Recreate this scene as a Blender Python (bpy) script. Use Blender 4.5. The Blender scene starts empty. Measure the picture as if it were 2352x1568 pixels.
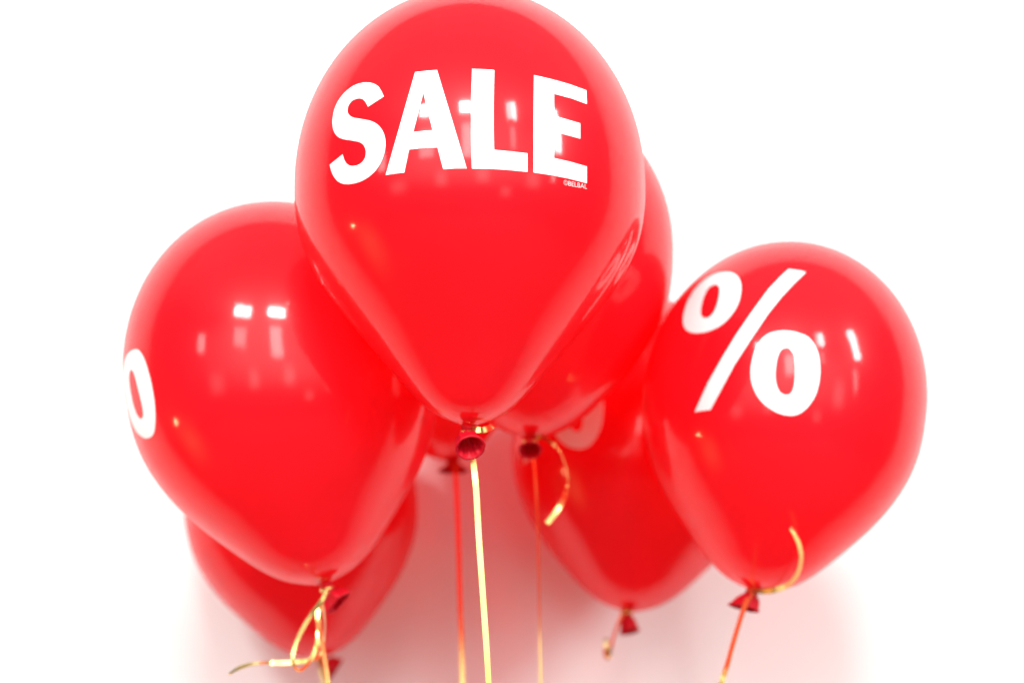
import bpy, math, random
from mathutils import Vector, Matrix
from mathutils.bvhtree import BVHTree
from mathutils.geometry import delaunay_2d_cdt

random.seed(7)
S = bpy.context.scene
COL = S.collection

# ------------------------------------------------------------------ camera
FOC, SENS = 60.0, 36.0
CAM = Vector((0.0, 0.0, 1.45))
PITCH = math.radians(10)
cd = bpy.data.cameras.new("camera")
cam = bpy.data.objects.new("camera", cd)
COL.objects.link(cam)
cam.location = CAM
cam.rotation_euler = (math.radians(90) + PITCH, 0, 0)
cd.lens, cd.sensor_width = FOC, SENS
cd.clip_start, cd.clip_end = 0.05, 60
cd.dof.use_dof = True
cd.dof.focus_distance = 1.47
cd.dof.aperture_fstop = 2.8
S.camera = cam
FWD = Vector((0, math.cos(PITCH), math.sin(PITCH)))
UPV = Vector((0, -math.sin(PITCH), math.cos(PITCH)))
RGT = Vector((1, 0, 0))
W, H = 2352.0, 1568.0
FPX = W * FOC / SENS


def ray(px, py):
    return (FWD + RGT * ((px - W / 2) / FPX) + UPV * ((H / 2 - py) / FPX))


def at(px, py, d):
    """point seen at (px, py) of the 2352 x 1568 view, d metres along the view axis"""
    return CAM + ray(px, py) * d


def cvec(x, y, z):
    """x right, y up, z away from the camera"""
    return RGT * x + UPV * y + FWD * z


# ------------------------------------------------------------------ world and light
world = bpy.data.worlds.new("World")
S.world = world
world.use_nodes = True
bg = world.node_tree.nodes["Background"]
bg.inputs[0].default_value = (1.0, 0.93, 0.88, 1)
bg.inputs[1].default_value = 0.012

S.view_settings.view_transform = 'Standard'
S.view_settings.look = 'None'
S.view_settings.gamma = 1
S.view_settings.exposure = 1.5
S.render.engine = 'CYCLES'
S.cycles.use_denoising = True
S.cycles.max_bounces = 16
S.cycles.diffuse_bounces = 10
S.cycles.glossy_bounces = 6
S.cycles.transmission_bounces = 10
S.cycles.sample_clamp_indirect = 8
S.cycles.caustics_reflective = False


def area_lamp(name, loc, target, sx, sy, radiance, col=(1, 1, 1), spread=180):
    ld = bpy.data.lights.new(name, 'AREA')
    ld.shape = 'RECTANGLE'
    ld.size, ld.size_y = sx, sy
    ld.energy = radiance * math.pi * sx * sy      # lambertian emitter
    ld.color = col
    ld.spread = math.radians(spread)
    o = bpy.data.objects.new(name, ld)
    COL.objects.link(o)
    o.location = loc
    o.rotation_euler = (Vector(target) - Vector(loc)).to_track_quat('-Z', 'Y').to_euler()
    return o


AIM = (0, 1.8, 1.6)
#          azimuth, elevation, width, height, radiance: the panes of four windows mirrored in the rubber, then added dim patches
LAMPS = [
    (-27.6, 30.5, 0.38, 0.46, 34), (-21.4, 30.5, 0.38, 0.46, 34), (-24.5, 16.5, 0.80, 1.00, 4),
    (-2.8, 32.2, 0.38, 0.40, 52), (3.6, 32.2, 0.38, 0.40, 52), (0.2, 17.5, 0.78, 1.30, 6),
    (24.2, 31.0, 0.12, 0.62, 16), (27.4, 31.0, 0.20, 0.62, 26), (26, 20.0, 0.30, 0.70, 3),
    (54.6, 25.2, 0.38, 1.25, 24), (51, 7.0, 0.32, 1.0, 4),
    (-52, 12, 0.50, 0.85, 5),
    (8, 2, 1.0, 1.4, 1.5), (-16, -1, 0.9, 1.3, 1.3), (38, 1, 1.1, 1.4, 1.2), (-42, -3, 1.3, 1.2, 0.9), (22, -9, 0.8, 0.9, 1.0),  # no panes: soft lamps added for faint mirrored patches and tonal variety
]
def soften(o, edge):
    """soft box: the lamp fades out towards its rim"""
    ld = o.data
    ld.use_nodes = True
    nt = ld.node_tree
    em = next(n for n in nt.nodes if n.type == 'EMISSION')
    geo = nt.nodes.new("ShaderNodeNewGeometry")
    sp = nt.nodes.new("ShaderNodeSeparateXYZ")
    nt.links.new(geo.outputs["Parametric"], sp.inputs[0])
    last = None
    for ax in (0, 1):
        for lo, hi in ((0, edge), (1, 1 - edge)):
            mr = nt.nodes.new("ShaderNodeMapRange")
            mr.interpolation_type = 'SMOOTHSTEP'
            mr.inputs[1].default_value, mr.inputs[2].default_value = lo, hi
            nt.links.new(sp.outputs[ax], mr.inputs[0])
            if last is None:
                last = mr.outputs[0]
            else:
                mu = nt.nodes.new("ShaderNodeMath")
                mu.operation = 'MULTIPLY'
                nt.links.new(last, mu.inputs[0])
                nt.links.new(mr.outputs[0], mu.inputs[1])
                last = mu.outputs[0]
    nt.links.new(last, em.inputs["Strength"])


for az, el, sx, sy, L in LAMPS:
    a, e = math.radians(az), math.radians(el)
    d = Vector((math.sin(a) * math.cos(e), -math.cos(a) * math.cos(e), math.sin(e)))
    o = area_lamp("window_and_fill_light", Vector(AIM) + d * 4.4, AIM, sx, sy, L, (1.0, 0.985, 0.97))
    if L < 10:                       # dull lower panes (trees and houses outside) and the added dim patches
        soften(o, .25 if L > 2 else .48)

# light bounced back from the pale ceiling and the far side of the room
soften(area_lamp("ceiling_light", (0, 0.0, 4.6), (0, 0.0, 0), 13, 6.5, 0.16, (1, 0.97, 0.95)), .3)
soften(area_lamp("room_light", (0, -2.9, 2.6), (0, 3, 2.2), 14, 4.0, 0.76, (1, 0.96, 0.95)), .45)
soften(area_lamp("floor_light", (0, -0.3, -0.4), (0, -0.3, 5), 9, 5.5, 0.05, (1, 0.95, 0.92)), .3)
# a small warm bulb low left, and a wide panel added for orange tint
area_lamp("warm_light", (-3.2, 1.3, 0.75), (0, 1.8, 1.5), 0.08, 0.08, 90, (1, 0.66, 0.3))
soften(area_lamp("warm_light", (-3.0, 1.0, 0.0), (0, 1.8, 1.5), 1.6, 2.0, 0.9, (1, 0.50, 0.18)), .5)

# ------------------------------------------------------------------ materials


def mat(name):
    m = bpy.data.materials.new(name)
    m.use_nodes = True
    nt = m.node_tree
    return m, nt, nt.nodes, nt.links, nt.nodes["Principled BSDF"], nt.nodes["Material Output"]


def latex(name, col, trans, rough, tcol, clear=0.0):
    m, nt, N, L, p, out = mat(name)
    p.inputs["Roughness"].default_value = rough
    p.inputs["IOR"].default_value = 1.5
    p.inputs["Specular IOR Level"].default_value = 0.3
    if clear:                                     # shiny outer face over the rubber's own soft sheen
        p.inputs["Specular IOR Level"].default_value = 0.30
    tc = N.new("ShaderNodeTexCoord")
    nz = N.new("ShaderNodeTexNoise")
    nz.inputs["Scale"].default_value = 9
    nz.inputs["Detail"].default_value = 4
    cr = N.new("ShaderNodeValToRGB")
    cr.color_ramp.elements[0].position = 0.3
    cr.color_ramp.elements[1].position = 0.7
    cr.color_ramp.elements[0].color = (col[0] * .93, col[1] * .8, col[2] * .8, 1)
    cr.color_ramp.elements[1].color = (*col, 1)
    L.new(tc.outputs["Object"], nz.inputs["Vector"])
    L.new(nz.outputs["Fac"], cr.inputs["Fac"])
    L.new(cr.outputs["Color"], p.inputs["Base Color"])
    # faint ripple of the stretched rubber, softens mirror images very slightly
    n2 = N.new("ShaderNodeTexNoise")
    n2.inputs["Scale"].default_value = 14
    n2.inputs["Detail"].default_value = 2
    L.new(tc.outputs["Object"], n2.inputs["Vector"])
    bp = N.new("ShaderNodeBump")
    bp.inputs["Strength"].default_value = 0.05
    bp.inputs["Distance"].default_value = 0.004
    L.new(n2.outputs["Fac"], bp.inputs["Height"])
    L.new(bp.outputs["Normal"], p.inputs["Normal"])
    t = N.new("ShaderNodeBsdfTranslucent")
    t.inputs["Color"].default_value = (*tcol, 1)
    mx = N.new("ShaderNodeMixShader")
    mx.inputs[0].default_value = trans
    L.new(p.outputs[0], mx.inputs[1])
    L.new(t.outputs[0], mx.inputs[2])
    # the stretched skin lets some light straight through, tinted
    tr = N.new("ShaderNodeBsdfTransparent")
    tr.inputs["Color"].default_value = (1.0, 0.006, 0.012, 1)
    m2 = N.new("ShaderNodeMixShader")
    m2.inputs[0].default_value = clear
    L.new(mx.outputs[0], m2.inputs[1])
    L.new(tr.outputs[0], m2.inputs[2])
    if clear:
        fr = N.new("ShaderNodeFresnel")
        fr.inputs["IOR"].default_value = 1.47
        mu = N.new("ShaderNodeMath")
        mu.operation = 'MULTIPLY'
        mu.inputs[1].default_value = 0.62
        gl = N.new("ShaderNodeBsdfGlossy")
        gl.inputs["Roughness"].default_value = 0.09
        m3 = N.new("ShaderNodeMixShader")
        L.new(bp.outputs["Normal"], fr.inputs["Normal"])
        L.new(bp.outputs["Normal"], gl.inputs["Normal"])
        L.new(fr.outputs[0], mu.inputs[0])
        ge = N.new("ShaderNodeNewGeometry")       # the shine belongs to the outer face of the thin skin
        sb = N.new("ShaderNodeMath")
        sb.operation = 'SUBTRACT'
        sb.inputs[0].default_value = 1.0
        L.new(ge.outputs["Backfacing"], sb.inputs[1])
        m4 = N.new("ShaderNodeMath")
        m4.operation = 'MULTIPLY'
        L.new(mu.outputs[0], m4.inputs[0])
        L.new(sb.outputs[0], m4.inputs[1])
        cap = N.new("ShaderNodeMath")
        cap.operation = 'MINIMUM'
        cap.inputs[1].default_value = 0.23
        L.new(m4.outputs[0], cap.inputs[0])
        L.new(cap.outputs[0], m3.inputs[0])
        L.new(m2.outputs[0], m3.inputs[1])
        L.new(gl.outputs[0], m3.inputs[2])
        m2 = m3
    L.new(m2.outputs[0], out.inputs["Surface"])
    return m


M_BODY = latex("red_latex", (0.84, 0.024, 0.052), 0.45, 0.34, (0.96, 0.012, 0.020), 0.50)
M_NECK = latex("unstretched_red_latex", (0.60, 0.006, 0.022), 0.42, 0.42, (0.75, 0.008, 0.022))

m, nt, N, L, p, out = mat("white_print")
p.inputs["Base Color"].default_value = (0.93, 0.93, 0.92, 1)
p.inputs["Roughness"].default_value = 0.25
nz = N.new("ShaderNodeTexNoise"); nz.inputs["Scale"].default_value = 160
cr = N.new("ShaderNodeValToRGB")
cr.color_ramp.elements[0].color = (0.84, 0.825, 0.82, 1)
cr.color_ramp.elements[1].color = (0.91, 0.905, 0.90, 1)
L.new(nz.outputs["Fac"], cr.inputs["Fac"]); L.new(cr.outputs["Color"], p.inputs["Base Color"])
M_PRINT = m

m, nt, N, L, p, out = mat("gold_ribbon")
p.inputs["Metallic"].default_value = 0.93
p.inputs["Roughness"].default_value = 0.22
nz = N.new("ShaderNodeTexNoise"); nz.inputs["Scale"].default_value = 40
cr = N.new("ShaderNodeValToRGB")
cr.color_ramp.elements[0].color = (0.95, 0.66, 0.20, 1)
cr.color_ramp.elements[1].color = (0.97, 0.73, 0.27, 1)
L.new(nz.outputs["Fac"], cr.inputs["Fac"]); L.new(cr.outputs["Color"], p.inputs["Base Color"])
M_RIB = m

m, nt, N, L, p, out = mat("white_wall_paint")
p.inputs["Roughness"].default_value = 0.75
tc = N.new("ShaderNodeTexCoord")
nz = N.new("ShaderNodeTexNoise"); nz.inputs["Scale"].default_value = 1.3; nz.inputs["Detail"].default_value = 6
cr = N.new("ShaderNodeValToRGB")
cr.color_ramp.elements[0].color = (0.84, 0.84, 0.83, 1)
cr.color_ramp.elements[1].color = (0.88, 0.88, 0.87, 1)
L.new(tc.outputs["Object"], nz.inputs["Vector"])
L.new(nz.outputs["Fac"], cr.inputs["Fac"]); L.new(cr.outputs["Color"], p.inputs["Base Color"])
n2 = N.new("ShaderNodeTexNoise"); n2.inputs["Scale"].default_value = 220
bp = N.new("ShaderNodeBump"); bp.inputs["Strength"].default_value = 0.08; bp.inputs["Distance"].default_value = 0.002
L.new(tc.outputs["Object"], n2.inputs["Vector"])
L.new(n2.outputs["Fac"], bp.inputs["Height"]); L.new(bp.outputs["Normal"], p.inputs["Normal"])
M_WALL = m

# ------------------------------------------------------------------ mesh helpers


def obj(name, verts, faces, m, parent=None, smooth=True):
    me = bpy.data.meshes.new(name)
    me.from_pydata([tuple(v) for v in verts], [], faces)
    me.validate()
    if smooth:
        me.polygons.foreach_set("use_smooth", [True] * len(me.polygons))
    me.materials.append(m)
    me.update()
    o = bpy.data.objects.new(name, me)
    COL.objects.link(o)
    if parent:
        o.parent = parent
    return o


def catmull(pts, n, closed=False):
    pts = [Vector(p) for p in pts]
    res = []
    k = len(pts)
    for i in range(k if closed else k - 1):
        if closed:
            a, b, c, d = pts[(i - 1) % k], pts[i], pts[(i + 1) % k], pts[(i + 2) % k]
        else:
            a, b, c, d = pts[max(i - 1, 0)], pts[i], pts[i + 1], pts[min(i + 2, k - 1)]
        for j in range(n):
            t = j / n
            res.append(0.5 * ((2 * b) + (c - a) * t + (2 * a - 5 * b + 4 * c - d) * t * t
                              + (3 * b - a - 3 * c + d) * t ** 3))
    if not closed:
        res.append(pts[-1])
    return res


# ------------------------------------------------------------------ the wall
wx, wz0, wz1, wy, wt = 4.5, -2.5, 4.6, 2.39, 0.15
wall = obj("wall", [(-wx, wy, wz0), (wx, wy, wz0), (wx, wy, wz1), (-wx, wy, wz1),
                    (-wx, wy + wt, wz0), (wx, wy + wt, wz0), (wx, wy + wt, wz1), (-wx, wy + wt, wz1)],
           [(0, 1, 2, 3), (5, 4, 7, 6), (3, 2, 6, 7), (0, 4, 5, 1), (0, 3, 7, 4), (1, 5, 6, 2)], M_WALL, None, False)
wall["kind"] = "structure"

# ------------------------------------------------------------------ balloons
LOW, TOPK = 1.377, 1.13
SLIM = [(0, 1), (.10, .996), (.2, .975), (.3, .93), (.4, .858), (.5, .765), (.6, .655), (.7, .535),
        (.8, .415), (.88, .315), (.94, .225), (.97, .155), (.99, .085), (1.0, .045)]
FULL = [(0, 1), (.10, .998), (.2, .985), (.3, .957), (.4, .908), (.5, .84), (.6, .75), (.7, .635),
        (.8, .505), (.88, .39), (.94, .275), (.97, .19), (.99, .10), (1.0, .045)]


def prof(t, full):
    def ev(tab):
        for i in range(len(tab) - 1):
            if t <= tab[i + 1][0]:
                (x0, y0), (x1, y1) = tab[i], tab[i + 1]
                ym = tab[i - 1] if i else (-.1, .996)
                yp = tab[i + 2] if i + 2 < len(tab) else (1.01, 0)
                m0 = (y1 - ym[1]) / (x1 - ym[0]) * (x1 - x0)
                m1 = (yp[1] - y0) / (yp[0] - x0) * (x1 - x0)
                u = (t - x0) / (x1 - x0)
                return ((2 * u ** 3 - 3 * u * u + 1) * y0 + (u ** 3 - 2 * u * u + u) * m0
                        + (-2 * u ** 3 + 3 * u * u) * y1 + (u ** 3 - u * u) * m1)
        return tab[-1][1]
    return ev(SLIM) * (1 - full) + ev(FULL) * full


def body_geo(R, full, nseg=128):
    """origin at the base (where the neck is tied), +z to the crown"""
    rings = []
    nl, nu = 64, 44
    for i in range(nl + 1):                       # from the base up to the belly
        t = 1 - (i / nl)
        t = t if t < .9 else .9 + (t - .9)
        rings.append((R * prof(t, full), R * LOW * (1 - t)))
    for i in range(1, nu):
        a = i / nu * math.pi / 2
        rings.append((R * math.cos(a), R * LOW + R * TOPK * math.sin(a)))
    v, f = [], []
    for r, z in rings:
        for k in range(nseg):
            a = 2 * math.pi * k / nseg
            v.append((r * math.cos(a), r * math.sin(a), z))
    v.append((0, 0, R * (LOW + TOPK)))
    for i in range(len(rings) - 1):
        for k in range(nseg):
            k2 = (k + 1) % nseg
            f.append((i * nseg + k, i * nseg + k2, (i + 1) * nseg + k2, (i + 1) * nseg + k))
    b = (len(rings) - 1) * nseg
    for k in range(nseg):
        f.append((b + k, b + (k + 1) % nseg, len(v) - 1))
    return v, f


def tube_rings(rings, closed_ends=True):
    """rings: list of lists of points"""
    n = len(rings[0])
    v = [p for r in rings for p in r]
    f = []
    for i in range(len(rings) - 1):
        for k in range(n):
            k2 = (k + 1) % n
            f.append((i * n + k, i * n + k2, (i + 1) * n + k2, (i + 1) * n + k))
    return v, f


class Balloon:
    def __init__(self, label, cx, cy, kx, ky, depth, Rpx, lean, full):
        """belly centre and base in view pixels, depth of the belly, lean of the base towards the camera"""
        R = Rpx * depth / FPX
        self.R, self.full = R, full
        c = at(cx, cy, depth)
        img = Vector((cx - kx, ky - cy))
        img.normalize()
        lz = math.sin(math.radians(lean))
        lc = math.cos(math.radians(lean))
        self.axis = cvec(img.x * lc, img.y * lc, lz).normalized()
        self.base = c - self.axis * R * LOW
        # local frame: z axis to the crown, y away from the camera
        z = self.axis
        y = (FWD - z * FWD.dot(z)).normalized()
        x = y.cross(z)
        self.rot = Matrix((x, y, z)).transposed()
        self.mw = Matrix.Translation(self.base) @ self.rot.to_4x4()
        self.inv = self.mw.inverted()
        e = bpy.data.objects.new("balloon", None)
        e.empty_display_size = .05
        COL.objects.link(e)
        e.location = self.base
        e.rotation_euler = self.rot.to_euler()
        e["label"], e["category"], e["group"] = label, "balloon", "red balloons tied in a bunch"
        self.e = e
        v, f = body_geo(R, full)
        self.body = obj("body", v, f, M_BODY, e)
        self.bvh = BVHTree.FromPolygons([Vector(p) for p in v], f)

    def hit(self, px, py):
        o = self.inv @ CAM
        d = (self.rot.transposed() @ ray(px, py)).normalized()
        loc, n, i, dd = self.bvh.ray_cast(o, d)
        return loc, n

    def sheet(self, name, loops, off=0.0005, step=7.0, seg=6.0, label=None):
        """flat print: loops (outer and holes) in view pixels laid on the rubber; returns (angle, height) copies"""
        pts, edges = [], []
        dense = []
        for lp in loops:
            lp = [Vector(q) for q in lp]
            r = []
            for i, a in enumerate(lp):
                b = lp[(i + 1) % len(lp)]
                n = max(1, int((b - a).length / seg))
                r += [a.lerp(b, j / n) for j in range(n)]
            dense.append(r)
        tri = fill(dense, step)
        vs = []
        for q in tri[0]:
            loc, n = self.hit(q.x, q.y)
            if loc is None:
                loc, n, _, _ = self.bvh.find_nearest(self.inv @ at(q.x, q.y, 1.6))
            vs.append(loc)
        return self.lay(name, vs, tri[1], off, label)

    def lay(self, name, vs, faces, off, label=None):
        """vs: points on or near the rubber in the balloon's frame"""
        outv = []
        for q in vs:
            outv.append(self.surf(math.atan2(q.y, q.x), q.z, off))
        o = obj(name, outv, faces, M_PRINT, self.e)
        me = o.data
        # face the prints outwards
        if me.polygons:
            nsum = sum(1 if pl.normal.dot(Vector((pl.center.x, pl.center.y, 0))) > 0 else -1 for pl in me.polygons)
            if nsum < 0:
                me.flip_normals()
        if label:
            o["label"] = label
        return vs, faces

    def rz(self, z):
        R = self.R
        if z < R * LOW:
            return R * prof(1 - z / (R * LOW), self.full)
        s = min(1, (z - R * LOW) / (R * TOPK))
        return R * math.sqrt(max(0, 1 - s * s))

    def surf(self, a, z, off):
        r = self.rz(z)
        dr = (self.rz(z + 1e-4) - self.rz(z - 1e-4)) / 2e-4
        n = Vector((math.cos(a), math.sin(a), -dr)).normalized()
        return Vector((r * math.cos(a), r * math.sin(a), z)) + n * off

    def knot(self, pts, ldir, lip, squash=1.0, sq_ang=0.0, wr=0.10, lobes=5, pinch=.0055, seed=0, lipw=.1):
        """pts: neck path in world space from inside the body's base to the middle of the opening"""
        rnd = random.Random(seed)
        path = catmull(pts, 10)
        n = len(path)
        ldir = ldir.normalized()
        t0 = -self.axis
        ns = 48
        rings, inner = [], []
        prevx = None
        ph = rnd.random() * 6
        for i, c in enumerate(path):
            s = i / (n - 1)
            t = t0.lerp(ldir, min(1, s * 1.25)).normalized()
            ref = RGT if abs(t.dot(RGT)) < .9 else UPV
            x = (ref - t * ref.dot(t)).normalized()
            y = t.cross(x)
            ca, sa = math.cos(sq_ang), math.sin(sq_ang)
            x, y = x * ca + y * sa, y * ca - x * sa
            if s < .14:
                r = pinch * (1.9 - .9 * s / .14)
            elif s < .52:
                r = pinch * (1 + .28 * math.sin((s - .14) / .38 * math.pi * 3) ** 2)
            else:
                u = (s - .52) / .48
                r = pinch + (lip - pinch) * (u ** .62)
            k = max(0, (s - .52) / .48)
            ring, rin = [], []
            for q in range(ns):
                a = 2 * math.pi * q / ns
                w = 1 + wr * (lipw * k + 3.2 * k * (1 - k) + .25 * (1 - k)) * (math.sin(lobes * a + ph + s * 2) + .5 * math.sin((lobes * 2 + 1) * a + 2 * ph))
                sx, sy = 1 + (1 / squash - 1) * .45 * k, 1 + (squash - 1) * k
                d = x * (math.cos(a) * r * w * sx) + y * (math.sin(a) * r * w * sy)
                ring.append(c + d)
                rin.append(c + d * max(.3, 1 - .0009 / max(r, .001)) )
            rings.append(ring)
            inner.append(rin)
        allr = rings + [inner[i] for i in range(n - 1, int(n * .45), -1)]
        # close the throat
        allr.append([path[int(n * .45)]] * ns)
        v, f = tube_rings([[self.inv @ p for p in r] for r in allr])
        kn = obj("knot", v, f, M_NECK, self.e)
        # rolled rim round the opening
        edge = rings[-1]
        cen = path[-1]
        rr, m_ = .0014 * lip / .0135, 10
        rims = []
        for q in range(ns):
            rad = (edge[q] - cen).normalized()
            rims.append([edge[q] + rad * math.cos(2 * math.pi * j / m_) * rr + ldir * math.sin(2 * math.pi * j / m_) * rr for j in range(m_)])
        rims.append(rims[0])
        v, f = tube_rings([[self.inv @ p for p in r] for r in rims])
        rim = obj("rolled_rim", v, f, M_NECK, kn)
        return kn


def fill(loops, step):
    """constrained triangulation with inner points, even-odd; returns verts2d, tris"""
    pts, edges = [], []
    for lp in loops:
        b = len(pts)
        pts += [Vector((q.x, q.y)) for q in lp]
        edges += [(b + i, b + (i + 1) % len(lp)) for i in range(len(lp))]

    def inside(x, y):
        c = False
        for lp in loops:
            n = len(lp)
            j = n - 1
            for i in range(n):
                yi, yj = lp[i].y, lp[j].y
                if (yi > y) != (yj > y) and x < (lp[j].x - lp[i].x) * (y - yi) / (yj - yi) + lp[i].x:
                    c = not c
                j = i
        return c
    xs = [p.x for p in pts]
    ys = [p.y for p in pts]
    x = min(xs) + step / 2
    while x < max(xs):
        y = min(ys) + step / 2
        while y < max(ys):
            if inside(x, y):
                pts.append(Vector((x, y)))
            y += step
        x += step
    vo, eo, fo, _, _, _ = delaunay_2d_cdt(pts, edges, [], 0, 1e-5)
    tri = [tuple(f) for f in fo if inside(sum(vo[i].x for i in f) / len(f), sum(vo[i].y for i in f) / len(f))]
    return vo, tri


def zz(lst, ox, oy, sc):
    """outline points read off an enlarged crop, back to the 2352-wide view"""
    k = W / 3000
    return [Vector(((x / sc + ox) * k, (y / sc + oy) * k)) for x, y in lst]


# label, belly centre, base, depth, radius px, lean, fullness
b1 = Balloon("glossy red balloon with SALE in white capitals, front and topmost of the bunch",
             1080, 427, 1081, 976, 1.60, 401, 10, -.04)
b2 = Balloon("plain red balloon half hidden behind the right side of the SALE balloon",
             1232, 575, 1217, 1006, 1.928, 315, 12, .9)
b3 = Balloon("large red balloon at far left with a white ring wrapping round its left edge",
             646, 858, 755, 1343, 1.80, 355, 10.5, .72)
b4 = Balloon("plain red balloon lowest at left, peeking out below the balloon with the white ring",
             691, 1141, 736, 1506, 2.20, 266, 8, .8)
b5 = Balloon("red balloon almost wholly hidden behind the SALE balloon, only dark base and knot showing",
             1012, 770, 1040, 1058, 2.157, 210, 8, .7)
b6 = Balloon("red balloon behind lower centre with its white ring half covered by another balloon",
             1467, 1003, 1439, 1398, 2.20, 290, 16, .9)
b7 = Balloon("red balloon at right with the whole white percent sign on its front",
             1800, 914, 1730, 1350, 1.86, 322, 8, .75)

# ---- print: SALE
z1 = lambda l: zz(l, 800, 0, 1.96)
S_out = [(638, 556), (612, 506), (582, 484), (545, 476), (505, 480), (460, 497), (420, 528), (385, 568), (358, 620),
         (346, 672), (344, 715), (352, 755), (374, 786), (410, 801), (460, 809), (500, 818), (524, 837), (535, 870),
         (531, 905), (515, 931), (490, 948), (457, 954), (430, 945), (412, 920), (402, 887)]
S_in = [(328, 947), (338, 985), (352, 1015), (375, 1042), (405, 1056), (440, 1058), (490, 1048), (535, 1027),
        (580, 992), (615, 945), (638, 890), (647, 840), (646, 800), (635, 762), (615, 730), (585, 706), (550, 693),
        (500, 684), (460, 676), (438, 660), (430, 640), (436, 608), (455, 582), (480, 570), (505, 568), (525, 578),
        (540, 600), (547, 615)]
S_lp = [Vector((p.x, p.y)) for p in catmull([Vector((x, y, 0)) for x, y in S_out], 3)] + \
       [Vector((p.x, p.y)) for p in catmull([Vector((x, y, 0)) for x, y in S_in], 3)]
b1.sheet("letter", [z1(S_lp)], label="white letter S")
b1.sheet("letter", [z1([(817, 417), (880, 410), (942, 405), (1112, 968), (1045, 968), (978, 973), (945, 848), (865, 851),
                        (782, 860), (755, 992), (700, 998), (648, 1006)]),
                    z1([(864, 534), (917, 750), (862, 754), (806, 760)])], label="white letter A")
b1.sheet("letter", [z1([(1143, 399), (1207, 401), (1270, 405), (1266, 600), (1266, 750), (1269, 862), (1365, 871), (1460, 882),
                        (1460, 988), (1350, 977), (1240, 970), (1142, 969), (1137, 800), (1137, 600)])], label="white letter L")
b1.sheet("letter", [z1([(1497, 434), (1600, 458), (1700, 486), (1797, 521), (1800, 600), (1710, 567), (1612, 541),
                        (1612, 667), (1690, 689), (1762, 710), (1762, 798), (1690, 778), (1612, 758), (1612, 909),
                        (1705, 930), (1800, 957), (1800, 1053), (1700, 1027), (1600, 1007), (1494, 991), (1494, 720)])],
         label="white letter E")
# the maker's small line under the E, set with the built-in font
tcv = bpy.data.curves.new("small_print", 'FONT')
tcv.body = "\u00a9BELBAL"
tcv.offset = -0.014
tob = bpy.data.objects.new("small_print", tcv)
COL.objects.link(tob)
dg = bpy.context.evaluated_depsgraph_get()
tme = bpy.data.meshes.new_from_object(tob.evaluated_get(dg))
tv = [v.co.copy() for v in tme.vertices]
tf = [tuple(q.vertices) for q in tme.polygons]
bpy.data.objects.remove(tob)
bpy.data.curves.remove(tcv)
bpy.data.meshes.remove(tme)
xa, xb = min(v.x for v in tv), max(v.x for v in tv)
capH = .70
tp = []
for v in tv:
    u, w = (v.x - xa) / (xb - xa), v.y / capH
    q = zz([(1667 + 133 * u, 1062 + 24 * u - 28 * w)], 800, 0, 1.96)[0]
    tp.append(b1.hit(q.x, q.y)[0])
b1.lay("small_print", tp, tf, .0005)

# ---- print: percent signs
z6 = lambda l: zz(l, 1800, 650, 1.96)


def sm(l):
    return [Vector((p.x, p.y)) for p in catmull([Vector((x, y, 0)) for x, y in l], 4, True)]


UP_O = sm([(645, 291), (590, 297), (530, 325), (470, 380), (425, 450), (400, 530), (398, 585), (415, 620), (450, 637),
           (500, 638), (560, 622), (625, 585), (680, 525), (715, 460), (728, 390), (722, 340), (700, 308), (675, 294)])
UP_H = sm([(575, 362), (545, 378), (520, 420), (502, 480), (498, 525), (508, 548), (530, 553), (555, 540), (580, 505),
           (598, 450), (606, 400), (602, 372), (592, 363)])
SL = [(1000, 275), (1050, 281), (1098, 290), (1030, 355), (960, 430), (880, 530), (780, 680), (690, 820), (610, 970),
      (553, 1078), (508, 1083), (463, 1090), (540, 920), (620, 780), (700, 650), (790, 520), (890, 385), (945, 328)]
LO_O = sm([(960, 627), (900, 638), (850, 672), (810, 735), (790, 810), (784, 870), (795, 940), (830, 1010), (880, 1060),
           (940, 1095), (1005, 1110), (1060, 1100), (1110, 1060), (1150, 1000), (1172, 930), (1180, 850), (1172, 770),
           (1150, 710), (1110, 662), (1050, 637), (1000, 628)])
LO_H = sm([(985, 720), (955, 735), (935, 780), (924, 850), (924, 900), (935, 950), (955, 982), (985, 994), (1012, 985),
           (1030, 950), (1038, 890), (1038, 810), (1030, 760), (1010, 730)])
PCT = [("percent_ring", b7.sheet("percent_ring", [z6(UP_O), z6(UP_H)], label="upper left ring")),
       ("percent_slash", b7.sheet("percent_slash", [z6(SL)])),
       ("percent_ring", b7.sheet("percent_ring", [z6(LO_O), z6(LO_H)], label="lower right ring"))]


def copy_percent(b, turn, dz, start=0):
    """the same percent sign printed on another balloon, turned about its axis"""
    k = b.R / b7.R
    for name, (vs, fs) in PCT[start:]:
        out = []
        for q in vs:
            a = math.atan2(q.y, q.x) + math.radians(turn)
            z = q.z * k + dz * b.R
            r = b.rz(z)
            out.append(Vector((r * math.cos(a), r * math.sin(a), z)))
        b.lay(name, out, fs, .0005)


copy_percent(b3, -45.5, -.085, 2)
copy_percent(b6, -23, -.08)

# ---- necks: path from inside the base, over the tie, to the opening
def npath(b, *pp):
    return [b.base + b.axis * .006] + [at(*q) for q in pp]


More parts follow.
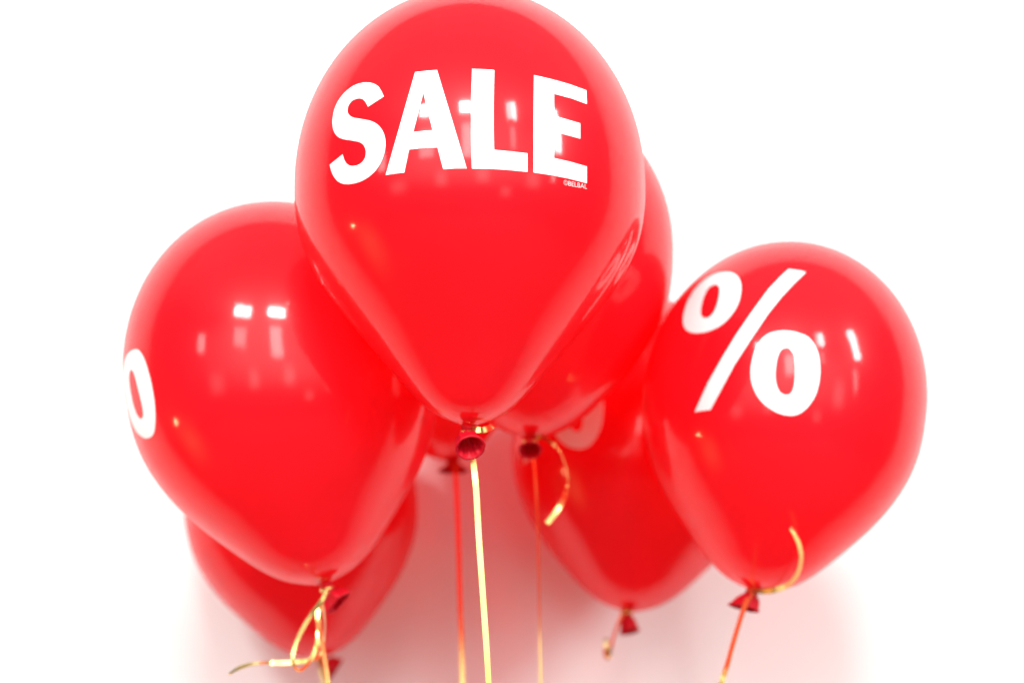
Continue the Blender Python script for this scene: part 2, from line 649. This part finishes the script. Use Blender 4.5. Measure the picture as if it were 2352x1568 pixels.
dz1 = (b1.base - CAM).dot(FWD)
dz2 = (b2.base - CAM).dot(FWD)
dz3 = (b3.base - CAM).dot(FWD)
dz4 = (b4.base - CAM).dot(FWD)
dz5 = (b5.base - CAM).dot(FWD)
dz6 = (b6.base - CAM).dot(FWD)
dz7 = (b7.base - CAM).dot(FWD)
b1.knot(npath(b1, (1073, 990, dz1), (1072, 1005, dz1 - .003), (1080, 1027, dz1 - .012)), cvec(.14, -.46, -.88), .0125, .94, .3, .13, 9, .0050, 1)
b2.knot(npath(b2, (1217, 1016, dz2), (1217, 1024, dz2 - .004), (1218, 1033, dz2 - .018)), cvec(.02, -.50, -.86), .0115, .95, .2, .07, 5, .0065, 2)
b3.knot(npath(b3, (757, 1355, dz3), (764, 1366, dz3 - .003), (776, 1384, dz3 - .010)), cvec(.62, -.62, -.48), .0118, .62, .5, .16, 4, .0055, 3, .8)
b4.knot(npath(b4, (738, 1516, dz4), (745, 1524, dz4 - .003), (767, 1540, dz4 - .006)), cvec(.82, -.52, -.2), .0130, .6, .3, .12, 3, .0058, 4, .6)
b5.knot(npath(b5, (1041, 1064, dz5), (1041, 1070, dz5 - .002), (1041, 1080, dz5 - .006)), cvec(.0, -.85, -.5), .0130, .55, .0, .10, 4, .0065, 5, .6)
b6.knot(npath(b6, (1439, 1408, dz6), (1441, 1422, dz6 - .003), (1446, 1449, dz6 - .010)), cvec(.18, -.86, -.48), .0112, .85, .0, .06, 5, .0058, 6)
b7.knot(npath(b7, (1728, 1358, dz7), (1721, 1370, dz7 - .003), (1709, 1394, dz7 - .008)), cvec(-.30, -.86, -.40), .0122, .62, .25, .12, 3, .0060, 7, .55)

# ------------------------------------------------------------------ ribbons


def strip(pts, width, n=10):
    """pts: (px, py, depth, turn in degrees); a flat band, a little thick"""
    P = [at(q[0], q[1], q[2]) for q in pts]
    path = catmull(P, n)
    tw = catmull([Vector((q[3], 0, 0)) for q in pts], n)
    wd = catmull([Vector((q[4] if len(q) > 4 else 1, 0, 0)) for q in pts], n)
    rings = []
    prev = None
    for i, c in enumerate(path):
        t = (path[min(i + 1, len(path) - 1)] - path[max(i - 1, 0)]).normalized()
        view = (c - CAM).normalized()
        per = t.cross(view)
        if per.length < .05 and prev:
            per = prev
        per = (per - t * per.dot(t)).normalized()
        if prev and per.dot(prev) < 0:
            per = -per
        prev = per
        v = t.cross(per)
        a = math.radians(tw[i].x)
        w = per * math.cos(a) + v * math.sin(a)
        nn = t.cross(w)
        hw = width * wd[i].x / 2
        th = .00012
        rings.append([c - w * hw + nn * th, c + w * hw + nn * th, c + w * hw - nn * th, c - w * hw - nn * th])
    v, f = tube_rings(rings)
    nr = len(rings)
    f.append((3, 2, 1, 0))
    f.append(tuple((nr - 1) * 4 + k for k in range(4)))
    return v, f


def ribbon(label, base, strips, width=.0052, wrap=None):
    root = bpy.data.objects.new("ribbon", None)
    root.empty_display_size = .03
    COL.objects.link(root)
    root.location = base
    root["label"], root["category"], root["group"] = label, "ribbon", "gold curling ribbons tied to the balloons"
    for name, pts in strips:
        v, f = strip(pts, width)
        o = obj(name, [p - base for p in v], f, M_RIB, root, True)
        for e in o.data.edges:                    # crisp long edges
            if (e.vertices[0] - e.vertices[1]) % 4 == 0:
                e.use_edge_sharp = True
    if wrap:
        c, ax, r, h = wrap
        ax = ax.normalized()
        x = (RGT - ax * RGT.dot(ax)).normalized()
        y = ax.cross(x)
        ring = []
        for k in range(29):
            a = 2 * math.pi * k / 28
            d = x * math.cos(a) + y * math.sin(a)
            ring.append([c + d * r - ax * h, c + d * (r + .0003) - ax * h, c + d * (r + .0003) + ax * h, c + d * r + ax * h])
        v, f = tube_rings(ring)
        obj("tie", [p - base for p in v], f, M_RIB, root, True)
    return root


k1 = at(1072, 992, dz1)
ribbon("broad gold ribbon hanging straight from the SALE balloon in the middle", k1,
       [("strand", [(1074, 992, dz1 + .008, 60), (1080, 1025, dz1 + .012, -10), (1087, 1060, dz1 + .009, -10), (1094, 1130, dz1 + .003, 6),
                    (1099, 1220, dz1 - .006, 8), (1106, 1320, dz1 - .017, 6), (1113, 1420, dz1 - .026, 8), (1119, 1510, dz1 - .033, 10), (1124, 1600, dz1 - .039, 10)]),
        ("tail", [(1074, 989, dz1 + .008, 0), (1085, 984, dz1 - .004, -4), (1100, 987, dz1 - .008, -8), (1115, 986, dz1 - .002, -5), (1126, 982, dz1 + .010, 15), (1133, 977, dz1 + .020, -30)])],
       wrap=(k1, b1.axis, .0058, .0014))
k2 = at(1217, 1014, dz2)
ribbon("thin gold ribbon with curled loose end, tied to the dark nozzle right of centre", k2,
       [("strand", [(1220, 1016, dz2 + .01, 40), (1225, 1055, dz2 + .01, 62), (1231, 1130, dz2, 66), (1236, 1240, dz2, 66), (1239, 1400, dz2, 68), (1241, 1500, dz2, 62), (1243, 1600, dz2, 55)]),
        ("tail", [(1222, 1008, dz2, 30), (1240, 1003, dz2 - .006, 28), (1262, 1012, dz2 - .014, 40), (1284, 1034, dz2 - .020, 72, .7), (1299, 1070, dz2 - .024, 82, .5),
                  (1304, 1105, dz2 - .028, 72, .6), (1299, 1132, dz2 - .032, 25), (1287, 1160, dz2 - .04, 4), (1272, 1182, dz2 - .045, -6), (1256, 1202, dz2 - .05, -4)])],
       wrap=(k2, b2.axis, .0080, .0016))
k5 = at(1041, 1066, dz5)
ribbon("ribbon reflecting red, hanging left of the broad gold ribbon from the rearmost knot", k5,
       [("strand", [(1043, 1064, dz5 - .012, 42), (1047, 1100, dz5 - .020, 46), (1051, 1180, dz5 - .055, 48), (1054, 1280, dz5 - .10, 48), (1057, 1390, dz5 - .15, 48),
                    (1060, 1480, dz5 - .19, 46), (1063, 1600, dz5 - .24, 46)])], .0078,
       wrap=(k5, b5.axis, .0078, .0014))
k3 = at(752, 1352, dz3)
ribbon("looped gold ribbon with a long curled end below the far left balloon", k3,
       [("loop", [(752, 1356, dz3 - .006, -20), (738, 1380, dz3 - .012, -20), (712, 1415, dz3 - .02, -20), (688, 1458, dz3 - .03, -22), (673, 1500, dz3 - .04, -25), (676, 1528, dz3 - .044, -40),
                  (690, 1538, dz3 - .040, -45), (710, 1520, dz3 - .03, -30), (726, 1488, dz3 - .02, 5), (732, 1455, dz3 - .012, 22), (730, 1420, dz3 - .006, 50), (738, 1385, dz3 + .004, 80)]),
        ("strand", [(742, 1380, dz3 - .002, 30), (730, 1405, dz3 - .01, -20), (733, 1440, dz3 - .018, -15), (740, 1480, dz3 - .030, -8), (748, 1525, dz3 - .044, -5), (756, 1580, dz3 - .060, -5), (760, 1600, dz3 - .066, -5)]),
        ("tail", [(742, 1375, dz3 + .006, 60), (746, 1440, dz3 + .016, 80), (738, 1498, dz3 + .012, 60), (715, 1514, dz3, 0), (685, 1519, dz3 - .006, 5), (655, 1521, dz3 - .008, 6), (625, 1521, dz3 - .008, 12), (612, 1521, dz3 - .006, 42),
                  (595, 1522, dz3 - .004, 50), (580, 1524, dz3 - .002, 45), (566, 1527, dz3, 30), (545, 1535, dz3 + .002, 34), (526, 1547, dz3 + .004, 34, .45)])], .0043,
       wrap=(k3, b3.axis, .0072, .0016))
k4 = at(738, 1514, dz4)
ribbon("short visible strip of ribbon at the lowest knot, bottom left", k4,
       [("strand", [(738, 1512, dz4 - .006, 40), (736, 1535, dz4 - .012, 50), (743, 1562, dz4 - .012, 55), (752, 1600, dz4 - .012, 55)])], .0050,
       wrap=(k4, b4.axis, .0074, .0016))
k6 = at(1438, 1406, dz6)
ribbon("short folded ribbon stub at the knot of the lower centre balloon", k6,
       [("strand", [(1436, 1404, dz6 - .004, 30), (1425, 1420, dz6 - .01, 50), (1416, 1442, dz6 - .012, 55), (1406, 1472, dz6 - .012, 50), (1399, 1500, dz6 - .012, 30), (1394, 1508, dz6 - .010, 20), (1391, 1494, dz6 - .004, 20), (1392, 1480, dz6 + .002, 50), (1392, 1464, dz6 + .004, 40)])], .0062,
       wrap=(k6, b6.axis, .0076, .0016))
k7 = at(1729, 1356, dz7)
ribbon("slanting ribbon with a curled loose end at the knot of the percent sign balloon", k7,
       [("strand", [(1727, 1358, dz7 - .008, 30), (1716, 1378, dz7 - .016, 25), (1706, 1404, dz7 - .026, 24), (1694, 1442, dz7 - .044, 26), (1680, 1490, dz7 - .070, 28), (1672, 1520, dz7 - .086, 25), (1664, 1545, dz7 - .098, -5), (1658, 1566, dz7 - .106, -20), (1650, 1600, dz7 - .12, -20)]),
        ("tail", [(1731, 1354, dz7 - .008, 40), (1755, 1358, dz7 - .014, 20), (1785, 1353, dz7 - .026, 5), (1812, 1341, dz7 - .045, -25), (1832, 1316, dz7 - .066, -38), (1840, 1285, dz7 - .084, -45), (1837, 1255, dz7 - .098, -42), (1828, 1232, dz7 - .104, -48), (1814, 1212, dz7 - .104, -62, .4)])], .0056,
       wrap=(k7, b7.axis, .0070, .0014))
